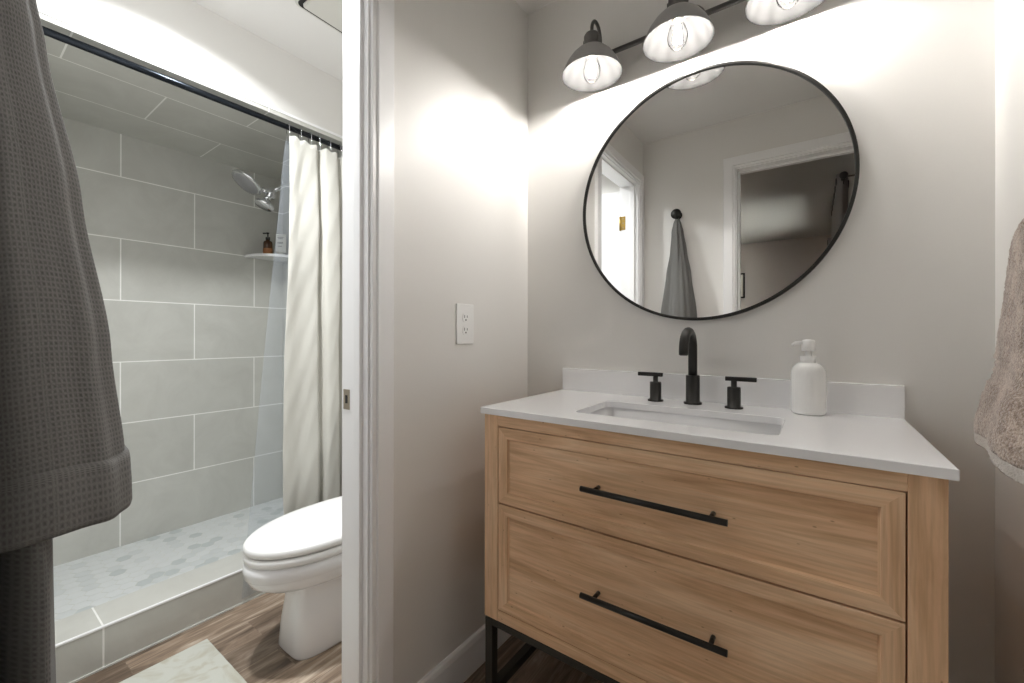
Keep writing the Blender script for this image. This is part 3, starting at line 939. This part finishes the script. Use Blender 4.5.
# ------------------------------------------------------------------ vanity light with three shades
LZ = 2.020
lx = [0.334, 0.6125, 0.891]
LY = -0.112
vl = thing('vanity_light', (lx[1], 0, 2.125), 'three-lamp wall light with grey dome shades and clear bulbs above the mirror', 'light fixture')
mb = MB()
mb.tube([(lx[0] - 0.012, -0.032, 2.125), (lx[2] + 0.012, -0.032, 2.125)], 0.0085, 16)
build(mb, 'bar', M_bar, vl)
mb = MB()
mb.lathe([(0.062, -0.001), (0.062, -0.014), (0.058, -0.018), (0.0, -0.018)], (lx[1], 0, 2.125), axis=1, n=48, cap=False)
mb.tube([(lx[1], -0.016, 2.125), (lx[1], -0.034, 2.125)], 0.008, 12)
build(mb, 'wall_plate', M_bar, vl)
for x in lx:
    mb = MB()
    pts = [(x, -0.032, 2.125), (x, -0.038, 2.140)]
    rad = (abs(LY) - 0.042) / 2
    cyy = -0.042 - rad
    for k in range(0, 13):
        a = PI * k / 12
        pts.append((x, cyy + rad * math.cos(a), 2.172 + 0.046 * math.sin(a)))
    pts.append((x, LY, 2.145))
    mb.tube(pts, 0.0058, 12)
    build(mb, 'arm', M_bar, vl)
    mb = MB()
    mb.lathe([(0.010, 2.160), (0.022, 2.157), (0.0265, 2.149), (0.0265, 2.136), (0.0235, 2.132), (0.0235, 2.113), (0.029, 2.108), (0.029, 2.096)], (x, LY, 0), n=36)
    mb.box(x - 0.0305, x - 0.0225, LY - 0.005, LY + 0.005, 2.098, 2.144, 0.002)
    mb.box(x + 0.0225, x + 0.0305, LY - 0.005, LY + 0.005, 2.098, 2.144, 0.002)
    build(mb, 'socket', M_sock, vl)
    # dome: outer grey skin, inner skin coloured near black to dim the bulb glare
    prof = [(0.028, 2.106), (0.036, 2.104), (0.053, 2.096), (0.069, 2.080), (0.084, 2.058), (0.094, 2.036), (0.0995, LZ + 0.003), (0.1005, LZ)]
    mb = MB(); mb.lathe(prof, (x, LY, 0), n=64, cap=False)
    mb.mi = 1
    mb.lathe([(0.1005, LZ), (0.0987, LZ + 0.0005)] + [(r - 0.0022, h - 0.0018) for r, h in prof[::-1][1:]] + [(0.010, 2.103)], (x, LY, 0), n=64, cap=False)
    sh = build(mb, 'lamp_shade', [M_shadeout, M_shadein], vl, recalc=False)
    mb = MB(); mb.lathe([(0.010, 2.106), (0.0165, 2.102), (0.0165, 2.086), (0.012, 2.080)], (x, LY, 0), n=24)
    build(mb, 'bulb_cap', M_satin, vl)
    mb = MB()
    mb.lathe([(0.0125, 2.083), (0.015, 2.075), (0.023, 2.058), (0.0285, 2.040), (0.0290, 2.028), (0.0250, 2.013), (0.0170, 2.002), (0.0070, 1.997), (0.0004, 1.996)], (x, LY, 0), n=32, cap=False)
    bu = build(mb, 'bulb', M_bulb, vl)
    mb = MB()
    for k in range(6):
        a = 2 * PI * k / 6
        mb.tube([(x + 0.011 * math.cos(a), LY + 0.011 * math.sin(a), 2.018), (x + 0.006 * math.cos(a), LY + 0.006 * math.sin(a), 2.066)], 0.0016, 6)
    build(mb, 'filament', M_fil, bu)

# ------------------------------------------------------------------ outlet on the left wall
ot = thing('wall_outlet', (0, -0.380, 1.176), 'white double outlet plate on the left wall beside the door casing', 'outlet')
build(MB().box(0, 0.006, -0.4215, -0.3385, 1.1095, 1.2425, 0.002), 'cover_plate', M_plastic, ot)
for z in (1.197, 1.155):
    mb = MB()
    pts = []
    for k in range(28):
        a = 2 * PI * k / 28
        pts.append((-0.380 + 0.0165 * math.cos(a), max(z - 0.014, min(z + 0.014, z + 0.0175 * math.sin(a)))))
    mb.prism(pts, 0, 0.005, 0.0075, 0.0004)
    rc = build(mb, 'socket_face', M_plastic, ot)
    mb = MB()
    mb.box(0.0070, 0.0079, -0.3875, -0.3855, z - 0.001, z + 0.0085)
    mb.box(0.0070, 0.0079, -0.3745, -0.3725, z, z + 0.0075)
    mb.lathe([(0.0028, 0.0070), (0.0028, 0.0079)], (0, -0.380, z - 0.0075), axis=0, n=12)
    build(mb, 'slots', M_dark, rc)
sw = thing('light_switch', (0.435, YF, 1.20), 'white double switch plate between robe and bedroom door casing', 'light switch')
build(MB().box(0.378, 0.489, YF, YF + 0.006, 1.135, 1.262, 0.002), 'cover_plate', M_plastic, sw)
for x in (0.411, 0.456):
    build(MB().box(x - 0.016, x + 0.016, YF + 0.005, YF + 0.010, 1.165, 1.232, 0.0015), 'rocker', M_plastic, sw)

# ------------------------------------------------------------------ toilet
tx = -0.588
to = thing('toilet', (tx, -0.45, 0), 'white porcelain elongated toilet beside the shower curb', 'toilet')
def egg(hw, front, back, z, n=72, sq=2.0, bsq=4.0):
    """outline: rounded front towards -y, squarer back"""
    cy = front + (back - front) * 0.52
    out = []
    for i in range(n):
        a = 2 * PI * i / n
        c, s_ = math.cos(a), math.sin(a)
        if s_ < 0: q = sq; ly = cy - front
        else: q = bsq; ly = back - cy
        x = hw * math.copysign(abs(c) ** (2 / q), c)
        y = ly * math.copysign(abs(s_) ** (2 / q), s_)
        if s_ > 0: x *= 1 - 0.22 * (y / ly) ** 2
        out.append((tx + x, cy + y, z))
    return out
mb = MB()
secs = [(0.108, -0.672, -0.12, 0.000, 5.0), (0.109, -0.674, -0.12, 0.006, 5.0), (0.105, -0.668, -0.12, 0.10, 4.4), (0.099, -0.656, -0.12, 0.20, 3.6),
        (0.100, -0.656, -0.12, 0.228, 3.0), (0.110, -0.676, -0.12, 0.244, 2.6), (0.134, -0.722, -0.13, 0.256, 2.3), (0.160, -0.762, -0.14, 0.270, 2.2), (0.175, -0.788, -0.15, 0.288, 2.1),
        (0.182, -0.800, -0.16, 0.312, 2.05), (0.1835, -0.802, -0.16, 0.318, 2.05), (0.1855, -0.805, -0.16, 0.320, 2.05), (0.1870, -0.807, -0.16, 0.342, 2.0), (0.1840, -0.804, -0.16, 0.358, 2.0), (0.176, -0.795, -0.165, 0.364, 2.0)]
mb.loft([egg(h_, f_, b_, z_, sq=q_) for h_, f_, b_, z_, q_ in secs], True, True)
build(mb, 'bowl', M_porc, to)
mb = MB()
mb.loft([egg(0.178, -0.797, -0.235, 0.366), egg(0.184, -0.804, -0.232, 0.370), egg(0.184, -0.804, -0.232, 0.391), egg(0.179, -0.798, -0.235, 0.395)], True, True)
build(mb, 'seat', M_plastic, to)
mb = MB()
mb.loft([egg(0.179, -0.799, -0.225, 0.3985), egg(0.185, -0.805, -0.222, 0.402), egg(0.185, -0.805, -0.222, 0.419), egg(0.178, -0.798, -0.226, 0.4265), egg(0.150, -0.765, -0.25, 0.4305), egg(0.08, -0.67, -0.32, 0.432)], True, True)
for s_ in (-1, 1): mb.tube([(tx + s_ * 0.06, -0.215, 0.412), (tx + s_ * 0.095, -0.215, 0.412)], 0.012, 14)
build(mb, 'lid', M_plastic, to)
mb = MB()
mb.box(tx - 0.205, tx + 0.205, -0.205, -0.03, 0.360, 0.745, 0.022, 4)
build(mb, 'tank', M_porc, to)
mb = MB(); mb.box(tx - 0.215, tx + 0.215, -0.215, -0.022, 0.745, 0.778, 0.010, 3)
build(mb, 'tank_lid', M_porc, to)
mb = MB(); mb.tube([(tx - 0.15, -0.205, 0.69), (tx - 0.15, -0.222, 0.69), (tx - 0.09, -0.228, 0.684)], [0.008, 0.008, 0.006], 12)
build(mb, 'flush_lever', M_chrome, to)

# ------------------------------------------------------------------ bath mat
mb = MB()
def rugf(u, v):
    return (-0.882 + 0.50 * u, -1.40 + 0.583 * v, 0.011 + 0.0012 * math.sin(40 * u) * math.sin(31 * v))
mb.grid(rugf, 30, 30)
mb.box(-0.882, -0.382, -1.40, -0.817, 0.0, 0.0105, 0.003)
tag(build(mb, 'bath_mat', M_rug, origin=(-0.632, -1.11, 0)), 'cream bath mat with faint tan pattern on the plank floor near the shower', 'bath mat')

# ------------------------------------------------------------------ shower curtain rod, rings, curtain, liner
RX, RZ = -1.039, 2.104
mb = MB()
mb.tube([(RX, YF + 0.001, RZ), (RX, EW - 0.001, RZ)], 0.0125, 20)
mb.lathe([(0.028, -0.002), (0.028, -0.010), (0.016, -0.016)], (RX, EW, RZ), axis=1, n=28)
mb.lathe([(0.028, 0.002), (0.028, 0.010), (0.016, 0.016)], (RX, YF, RZ), axis=1, n=28)
tag(build(mb, 'curtain_rod', M_blackrod, origin=(RX, -0.72, RZ)), 'dark straight shower curtain rod under the tiled header', 'curtain rod')
hook_y = [-0.450, -0.395, -0.345, -0.302, -0.246, -0.190, -0.142]
CTOP = 2.045
def fold(y, t):
    """x offset of the curtain at y; broad outward folds with narrow creases between; t 0 top .. 1 bottom"""
    x = 0.020 - 0.004 * math.cos(y * 60)
    for c, w_ in ((-0.325, 0.013), (-0.222, 0.012), (-0.152, 0.012)):
        x -= 0.040 * math.exp(-((y - c - 0.012 * math.sin(2.2 * t)) / w_) ** 2)
    return x + 0.006 * math.sin((y + 0.48) * 40 + t * 1.5)
def curt(u, v):
    y = -0.474 + 0.367 * u
    top = CTOP - 0.010 * (0.5 - 0.5 * math.cos((y + 0.45) * 2 * PI / 0.052))
    z = top + (0.055 - top) * v
    k = 0.75 + 0.25 * min(1, v * 4)
    yy = y - (1 - u) ** 2 * 0.036 * math.sin(min(1.0, v * 1.4) * PI / 2) + 0.004 * math.sin(v * 7 + u * 20)
    x = -0.975 + fold(y, v) * k - 0.020 * (1 - min(1, v * 5)) + 0.0012 * math.sin(v * 60 + u * 40) + 0.002 * math.sin(v * 23 + u * 9)
    return (x, yy, z)
mb = MB(); mb.grid(curt, 230, 90, uvf=lambda u, v: (u * 0.95, v * 1.95))
cu = build(mb, 'shower_curtain', M_curtain, origin=(-0.97, -0.25, 0.055))
sm = cu.modifiers.new('thick', 'SOLIDIFY'); sm.thickness = 0.0016
tag(cu, 'off-white linen shower curtain bunched at the wall end of the rod', 'shower curtain')
def lin(u, v):
    z = 2.035 + (0.025 - 2.035) * v
    yl = -0.466 - 0.186 * v ** 0.9
    y = yl + (-0.105 - yl) * u
    x = -1.012 + 0.0022 * math.sin(u * 24 + v * 2) + 0.0015 * math.sin(v * 9 + u * 6) - 0.016 * (1 - min(1, v * 6))
    return (x, y, z)
mb = MB(); mb.grid(lin, 80, 60)
tag(build(mb, 'curtain_liner', M_liner, origin=(-1.01, -0.3, 0.025)), 'clear plastic shower curtain liner hanging behind the linen curtain', 'curtain liner')
for i, y in enumerate(hook_y):
    mb = MB()
    pts = []
    for k in range(17):
        a = math.radians(-60 + 300 * k / 16)
        pts.append((RX + 0.0165 * math.sin(a + PI), y, RZ + 0.0165 * math.cos(a + 0) * 1.0))
    pts = [(RX + 0.0165 * math.cos(math.radians(t)), y, RZ + 0.0165 * math.sin(math.radians(t))) for t in range(-20, 215, 12)]
    pts = [(RX + 0.020, y, CTOP - 0.022), (RX + 0.018, y, RZ - 0.03)] + pts + [(RX - 0.008, y, RZ - 0.030), (RX + 0.004, y, CTOP - 0.024), (RX + 0.016, y, CTOP - 0.030)]
    mb.tube(pts, 0.0014, 8)
    for k in range(-2, 3):
        a = k * 0.5
        mb.lathe([(0.0005, -0.0028), (0.0025, -0.001), (0.0025, 0.001), (0.0005, 0.0028)], (RX + 0.0168 * math.sin(a), y, RZ + 0.0168 * math.cos(a)), n=8)
    o = build(mb, 'curtain_ring', M_chrome, origin=(RX, y, RZ))
    tag(o, 'small chrome curtain ring on the rod, holding the top of the linen curtain', 'curtain ring', 'shower curtain rings')

# ------------------------------------------------------------------ shower head
sh = thing('shower_fixture', (-1.44, EW, 1.985), 'chrome dual shower head with round rain disc on the end wall', 'shower head')
mb = MB()
ex = -1.44
mb.lathe([(0.030, -0.001), (0.028, -0.008), (0.012, -0.012)], (ex, EW, 1.985), axis=1, n=28)
mb.tube([(ex, EW - 0.005, 1.985), (ex, -0.21, 1.985), (ex, -0.28, 1.960), (ex, -0.325, 1.925)], 0.0105, 14)
build(mb, 'arm', M_chrome, sh)
mb = MB()
mb.lathe([(0.018, -0.03), (0.024, -0.02), (0.024, 0.018), (0.016, 0.028)], (ex, -0.345, 1.905), n=24)
mb.tube([(ex, -0.345, 1.905), (ex, -0.395, 1.915)], [0.016, 0.013], 14)
mb.tube([(ex, -0.345, 1.895), (ex, -0.372, 1.86)], [0.017, 0.014], 14)
build(mb, 'diverter', M_chrome, sh)
def tilted(c, prof, ang, n=48):
    mb = MB()
    mb.lathe(prof, c, n=n, cap=False, tilt=Matrix.Rotation(ang, 3, 'X'))
    return mb
mb = tilted((ex, -0.460, 1.930), [(0.0, 0.030), (0.018, 0.030), (0.024, 0.018), (0.055, 0.010), (0.076, 0.002), (0.078, -0.004), (0.074, -0.010), (0.066, -0.011), (0.0, -0.011)], math.radians(-36))
rd = build(mb, 'rain_disc', M_chrome, sh)
mb = tilted((ex, -0.460, 1.930), [(0.0, -0.0125), (0.062, -0.0125), (0.064, -0.0105)], math.radians(-36))
build(mb, 'nozzle_face', plain('grey_nozzle_rubber', (0.30, 0.30, 0.31, 1), 0.5, bump=(500, 0.6, 0.002)), rd)
mb = tilted((ex, -0.375, 1.835), [(0.0, 0.036), (0.016, 0.034), (0.030, 0.016), (0.046, 0.004), (0.048, -0.004), (0.044, -0.011), (0.0, -0.011)], math.radians(-24))
build(mb, 'second_head', M_chrome, sh)

# ------------------------------------------------------------------ corner shelf with two toiletries
shz = 1.622
mb = MB()
pts = [(-1.834, EW)]
for k in range(15):
    a = math.radians(90 * k / 14)
    pts.append((-1.834 + 0.225 * math.sin(a), EW - 0.225 * math.cos(a)))
pr = [(p[0], p[1]) for p in pts]
t_ = bmesh.new()
mb.prism(pr, 2, shz - 0.016, shz, 0.003)
tag(build(mb, 'corner_shelf', M_porc, origin=(-1.834, EW, shz)), 'white quarter-round corner shelf on the tiled shower wall', 'shelf')
bp_ = (-1.745, -0.222, shz)
sb = thing('pump_bottle', bp_, 'amber pump bottle with a black pump on the shower corner shelf', 'bottle')
mb = MB(); mb.lathe([(0.023, 0), (0.025, 0.003), (0.025, 0.074), (0.022, 0.084), (0.010, 0.090), (0.010, 0.096)], bp_, n=28)
bt = build(mb, 'bottle', M_amber, sb)
mb = MB(); mb.lathe([(0.0253, 0.008), (0.0256, 0.009), (0.0256, 0.040), (0.0253, 0.041)], bp_, n=28, cap=False)
build(mb, 'label_band', M_label, bt)
mb = MB(); mb.lathe([(0.012, 0.094), (0.012, 0.110), (0.004, 0.112), (0.004, 0.130), (0.008, 0.131), (0.008, 0.138)], bp_, n=20)
mb.tube([(bp_[0], bp_[1], shz + 0.135), (bp_[0] - 0.012, bp_[1] - 0.024, shz + 0.131)], 0.004, 10)
build(mb, 'pump', M_dark, sb)
tp = (-1.715, -0.160, shz)
tb = thing('squeeze_tube', tp, 'cream squeeze tube standing on its cap on the shower corner shelf', 'tube')
mb = MB()
rings = []
for k in range(9):
    t = k / 8
    hw = 0.024 + 0.008 * t; th = 0.019 * (1 - t) + 0.0015
    rings.append([(tp[0] + hw * math.cos(a) * 0.75 - th * math.sin(a) * -0.65, tp[1] + hw * math.cos(a) * 0.65 + th * math.sin(a) * 0.75, shz + 0.022 + 0.115 * t) for a in [2 * PI * i / 32 for i in range(32)]])
mb.loft(rings)
tbo = build(mb, 'tube_body', M_tube, tb)
mb = MB(); mb.lathe([(0.020, 0), (0.020, 0.022)], tp, n=28)
build(mb, 'cap', M_tube, tb)
ux, uy = Vector((0.75, 0.65, 0)).normalized(), Vector((0.65, -0.75, 0)).normalized()
for (z, w_) in ((0.115, 0.018), (0.108, 0.012), (0.085, 0.016), (0.079, 0.016), (0.060, 0.010)):
    mb = MB()
    t = (z - 0.022) / 0.115
    th = 0.019 * (1 - t) + 0.0018
    c = Vector(tp) + uy * th + Vector((0, 0, z))
    vs = [c + ux * a * w_ + Vector((0, 0, b_)) for a, b_ in ((-1, -0.0012), (1, -0.0012), (1, 0.0012), (-1, 0.0012))]
    vs2 = [v - uy * 0.004 for v in vs]
    A = [mb.bm.verts.new(v) for v in vs]; B = [mb.bm.verts.new(v) for v in vs2]
    mb.face(A); mb.face(B[::-1])
    for i in range(4): mb.face((A[i], A[(i + 1) % 4], B[(i + 1) % 4], B[i]))
    build(mb, 'printed_line', M_print, tbo)

# ------------------------------------------------------------------ ceiling fan cover and round ceiling light
fn = thing('exhaust_fan', (-0.50, -0.40, H), 'ivory square exhaust fan cover with rounded corners on the ceiling', 'fan')
mb = MB()
pr = rrect(-0.700, -0.340, -0.600, -0.240, 0.028)
mb.prism(pr, 2, H - 0.012, H - 0.001, 0.002)
build(mb, 'housing', M_fan, fn)
mb = MB(); mb.prism(rrect(-0.690, -0.350, -0.590, -0.250, 0.022), 2, H - 0.0135, H - 0.0118)
build(mb, 'air_gap', M_dark, fn)
mb = MB(); mb.prism(rrect(-0.674, -0.366, -0.574, -0.266, 0.012), 2, H - 0.024, H - 0.010, 0.003)
build(mb, 'cover_panel', M_fan, fn)
rl = thing('ceiling_light', (-0.61, -0.92, H), 'flush round ceiling light over the toilet room floor', 'light fixture')
mb = MB()
mb.lathe([(0.090, -0.001), (0.090, -0.006), (0.084, -0.009), (0.075, -0.009), (0.073, -0.004), (0.073, -0.001)], (-0.61, -0.92, H), n=48, cap=False)
build(mb, 'trim_ring', M_plastic, rl)
mb = MB(); mb.lathe([(0.073, -0.001), (0.073, -0.004), (0.0, -0.004)], (-0.61, -0.92, H), n=48, cap=False)
build(mb, 'diffuser', M_diffuser, rl)

# ------------------------------------------------------------------ robe on its hook
cx_ = 0.946
hk = thing('robe_hook', (0.229, YF, 1.915), 'round black wall hook above the grey robe', 'hook')
mb = MB()
mb.lathe([(0.026, 0.0), (0.026, 0.006), (0.012, 0.010), (0.009, 0.030), (0.012, 0.040), (0.030, 0.046), (0.032, 0.052), (0.030, 0.058), (0.0, 0.060)], (0.229, YF, 1.915), axis=1, n=36, cap=False)
build(mb, 'knob', M_black, hk)
ro = thing('bathrobe', (0.235, YF + 0.04, 1.9), 'dark grey waffle-knit bathrobe hanging from a black wall hook', 'bathrobe')
def ring_pts(cx, cy, rx, ry, z, n, amp, ph, freq=7, ymin=YF + 0.002, notch=0.0, nang=0.0):
    out = []
    for i in range(n):
        a = 2 * PI * i / n
        k = 1 + amp * math.cos(freq * a + ph) + 0.5 * amp * math.cos((freq + 4) * a - 1.7 * ph)
        if notch:
            d = (a - nang + PI) % (2 * PI) - PI
            k *= 1 - notch * math.exp(-(d / 0.13) ** 2)
        x = cx + rx * k * math.cos(a)
        y = cy + ry * k * math.sin(a)
        y = max(y, ymin + 0.0005 * math.cos(5 * a))
        out.append((x, y, z(a) if callable(z) else z))
    return out
hwT = [(0.35, 0.158), (0.9, 0.140), (1.26, 0.105), (1.53, 0.070), (1.67, 0.047), (1.80, 0.033), (1.86, 0.022), (1.885, 0.012)]
ryT = [(0.35, 0.070), (0.9, 0.066), (1.26, 0.045), (1.53, 0.040), (1.80, 0.030), (1.86, 0.018), (1.885, 0.010)]
cxT = [(0.35, 0.240), (1.26, 0.238), (1.67, 0.240), (1.885, 0.231)]
cyT = [(0.35, YF + 0.045), (1.8, YF + 0.040), (1.885, YF + 0.030)]
NZ, NA = 110, 120
rings = []
for k in range(NZ + 1):
    z = 0.35 + (1.885 - 0.35) * k / NZ
    t = (z - 0.35) / 1.5
    rings.append(ring_pts(lerp_tab(cxT, z), lerp_tab(cyT, z), lerp_tab(hwT, z), lerp_tab(ryT, z), z, NA, 0.10 + 0.03 * (1 - t), 0.6 + 1.2 * t, 7, notch=0.75 * min(1, max(0, (1.25 - z) * 2)), nang=math.radians(30)))
mb = MB(); mb.loft(rings, True, True, uvs=lambda a, b_: (b_ / NA * 1.3, a / NZ * 1.53))
build(mb, 'robe_body', M_robe, ro)
# hanging loop round the hook's stem
mb = MB(); mb.tube([(0.229 + 0.012 * math.sin(t), YF + 0.026, 1.900 + 0.024 * -math.cos(t)) for t in [2 * PI * k / 24 for k in range(24)]], 0.0025, 8, closed=True)
build(mb, 'hanging_loop', M_robe, ro)
ymT = [(0.915, 0.138), (0.956, 0.140), (1.0, 0.138), (1.13, 0.124), (1.29, 0.100), (1.444, 0.074), (1.5, 0.066), (1.60, 0.052), (1.72, 0.030)]
rxT = [(0.915, 0.088), (1.13, 0.080), (1.444, 0.058), (1.60, 0.042), (1.72, 0.022)]
def sleeve_ring(z, t, grow=0.0):
    ym = lerp_tab(ymT, z) + grow
    y0 = 0.000 - grow * 0.5
    cy = -1.42 + (ym + y0) / 2; ry = (ym - y0) / 2 / 1.04
    cxs = 0.268 - 0.02 * max(0, (z - 1.3)) / 0.4
    zf = lambda a: z + 0.010 * (math.sin(a) - 1) * 0.5 * (1 - t) + 0.004 * math.cos(3 * a) * (1 - t)
    return ring_pts(cxs, cy, lerp_tab(rxT, z) + grow, ry, zf, NA, 0.018 + 0.02 * min(1, t * 4), 1.1 + 0.9 * t, 9)
rings = [sleeve_ring(0.949 + (1.72 - 0.949) * k / 80, k / 80) for k in range(81)]
mb = MB(); mb.loft(rings, False, True, uvs=lambda a, b_: (b_ / NA * 0.56, a / 80 * 0.80))
inner = [[(p[0] * 0.94 + 0.268 * 0.06, p[1] * 0.94 + (-1.345) * 0.06, p[2]) for p in r] for r in (rings[0], rings[6], rings[14])]
mb.loft(inner, False, True, uvs=lambda a, b_: (b_ / NA * 0.4, a * 0.05))
mb.loft([rings[0], inner[0]], False, False)
sv = build(mb, 'sleeve', M_robe, ro)
crs = []
for (dz, g) in ((-0.002, 0.000), (-0.003, 0.0035), (0.002, 0.0045), (0.026, 0.0045), (0.050, 0.0042), (0.057, 0.0035), (0.060, 0.000)):
    k = (0.002 + dz) / 0.8
    crs.append(sleeve_ring(0.949 + dz, max(0, k), g))
mb = MB(); mb.loft(crs, False, False, uvs=lambda a, b_: (b_ / NA * 0.56, a * 0.018 + 0.003))
build(mb, 'cuff', M_robe, sv)

# ------------------------------------------------------------------ towel on a ring, right wall
trg = thing('towel_ring', (1.28, -0.42, 1.40), 'black towel ring on the right wall holding the beige towel', 'towel ring')
mb = MB()
mb.lathe([(0.025, 0.0), (0.025, -0.006), (0.009, -0.010), (0.009, -0.045)], (1.28, -0.42, 1.415), axis=0, n=28)
build(mb, 'wall_mount', M_black, trg)
mb = MB()
mb.tube([(1.237, -0.42 + 0.075 * math.sin(t), 1.335 - 0.075 * math.cos(t)) for t in [2 * PI * k / 48 for k in range(48)]], 0.005, 10, closed=True)
build(mb, 'ring', M_black, trg)
tw = thing('hand_towel', (1.235, -0.42, 1.29), 'beige fluffy terry hand towel hanging on the right wall', 'towel')
txT = [(0.90, 1.231), (1.0, 1.228), (1.10, 1.232), (1.25, 1.234), (1.32, 1.236)]
trx = [(0.90, 0.048), (0.95, 0.050), (1.00, 0.040), (1.04, 0.030), (1.10, 0.026), (1.20, 0.022), (1.26, 0.020), (1.30, 0.015), (1.312, 0.006)]
tryy = [(0.90, 0.150), (0.95, 0.150), (1.03, 0.130), (1.10, 0.112), (1.20, 0.088), (1.28, 0.072), (1.312, 0.035)]
tcy = [(0.90, -0.400), (1.1, -0.415), (1.30, -0.42)]
rings = []
NT = 120
for k in range(NT + 1):
    z = 0.925 + (1.312 - 0.925) * k / NT
    ring = []
    for i in range(140):
        a = 2 * PI * i / 140
        kk = 1 + 0.07 * math.cos(5 * a + 0.8 + 2 * (z - 0.9)) + 0.035 * math.cos(9 * a)
        dob = 1.0 - 0.06 * (1 if 1.035 < z < 1.075 else 0) + 0.03 * (math.cos((z - 1.055) * 520) if 1.03 < z < 1.08 else 0)
        r1 = 0.0022 * (random.random() - 0.5) if not 1.035 < z < 1.075 else 0
        x = lerp_tab(txT, z) - 0.008 + (lerp_tab(trx, z) + r1) * kk * dob * math.cos(a)
        y = lerp_tab(tcy, z) + (lerp_tab(tryy, z) + r1) * kk * dob * math.sin(a)
        x = min(x, 1.2775)
        zz = z + 0.022 + (0.018 * math.sin(a + 0.3) + 0.006 * math.cos(4 * a)) * (1 - k / NT) ** 2
        ring.append((x, y, zz))
    rings.append(ring)
mb = MB(); mb.loft(rings[6:], True, True); 
tb_ = build(mb, 'towel_pile', M_terry, tw)
mb = MB(); mb.loft(rings[:7], True, False)
build(mb, 'hem', M_terryw, tw)

# ------------------------------------------------------------------ bedroom things seen in the mirror
pf = thing('picture_frame', (0.02, YB, 1.68), 'small black-framed print with lines of text on the bedroom wall, in the mirror', 'picture')
px0, px1, pz0, pz1 = -0.13, 0.145, 1.675, 2.03
mb = MB()
for (a, b_, c, d) in ((px0, px0 + 0.02, pz0, pz1), (px1 - 0.02, px1, pz0, pz1), (px0 + 0.02, px1 - 0.02, pz0, pz0 + 0.02), (px0 + 0.02, px1 - 0.02, pz1 - 0.02, pz1)):
    mb.box(a, b_, YB, YB + 0.02, c, d)
build(mb, 'frame', M_black, pf)
pp = build(MB().box(px0 + 0.02, px1 - 0.02, YB, YB + 0.008, pz0 + 0.02, pz1 - 0.02), 'print', M_paper, pf)
mb = MB()
for k, w_ in enumerate((0.07, 0.06, 0.075, 0.05, 0.07, 0.065)):
    mb.box(0.008 - w_, 0.008 + w_, YB + 0.0075, YB + 0.0085, 1.86 - k * 0.022, 1.864 - k * 0.022)
build(mb, 'text_lines', M_print, pp)
mb = MB()
mb.tube([(1.105, -4.95, 2.225), (1.105, -2.24, 2.225)], 0.011, 14)
mb.lathe([(0.010, -0.02), (0.022, -0.008), (0.025, 0.0), (0.020, 0.012), (0.008, 0.020)], (1.105, -2.225, 2.225), axis=1, n=20)
for y in (-4.9, -2.27):
    mb.tube([(1.105, y, 2.225), (1.25, y, 2.225)], 0.006, 10)
tag(build(mb, 'window_curtain_rod', M_bar, origin=(1.105, -3.4, 2.225)), 'dark curtain rod over the bedroom window, seen in the mirror', 'curtain rod')
def bcurt(y0, y1, nf, label):
    def f(u, v):
        y = y0 + (y1 - y0) * u
        return (1.105 + 0.045 * math.sin(u * nf * 2 * PI) * (0.8 + 0.2 * v), y, 2.275 + (0.03 - 2.275) * v)
    root = thing('window_curtain', (1.105, (y0 + y1) / 2, 0.03), label, 'curtain', 'bedroom curtains')
    mb = MB(); mb.grid(f, 90, 30, uvf=lambda u, v: (u * 0.9, v * 2.2))
    c = build(mb, 'cloth', M_bcurtain, root)
    s_ = c.modifiers.new('thick', 'SOLIDIFY'); s_.thickness = 0.002
    for k in range(2 * nf):
        u = (k + 0.5) / (2 * nf)
        x, y, _ = f(u, 0)
        y = y0 + (y1 - y0) * (k / (2 * nf) + 0.25 / nf * 0 + 0.5 / (2 * nf))
        mb = MB()
        mb.tube([(x, y + 0.024 * math.sin(t), 2.225 + 0.024 * math.cos(t)) for t in [2 * PI * q / 24 for q in range(24)]], 0.004, 8, closed=True)
        build(mb, 'grommet', M_bar, root)
bcurt(-3.42, -2.32, 6, 'grey grommet curtain by the bedroom window, nearer the doorway, in the mirror')
bcurt(-4.88, -4.70, 2, 'grey grommet curtain at the far end of the bedroom window')
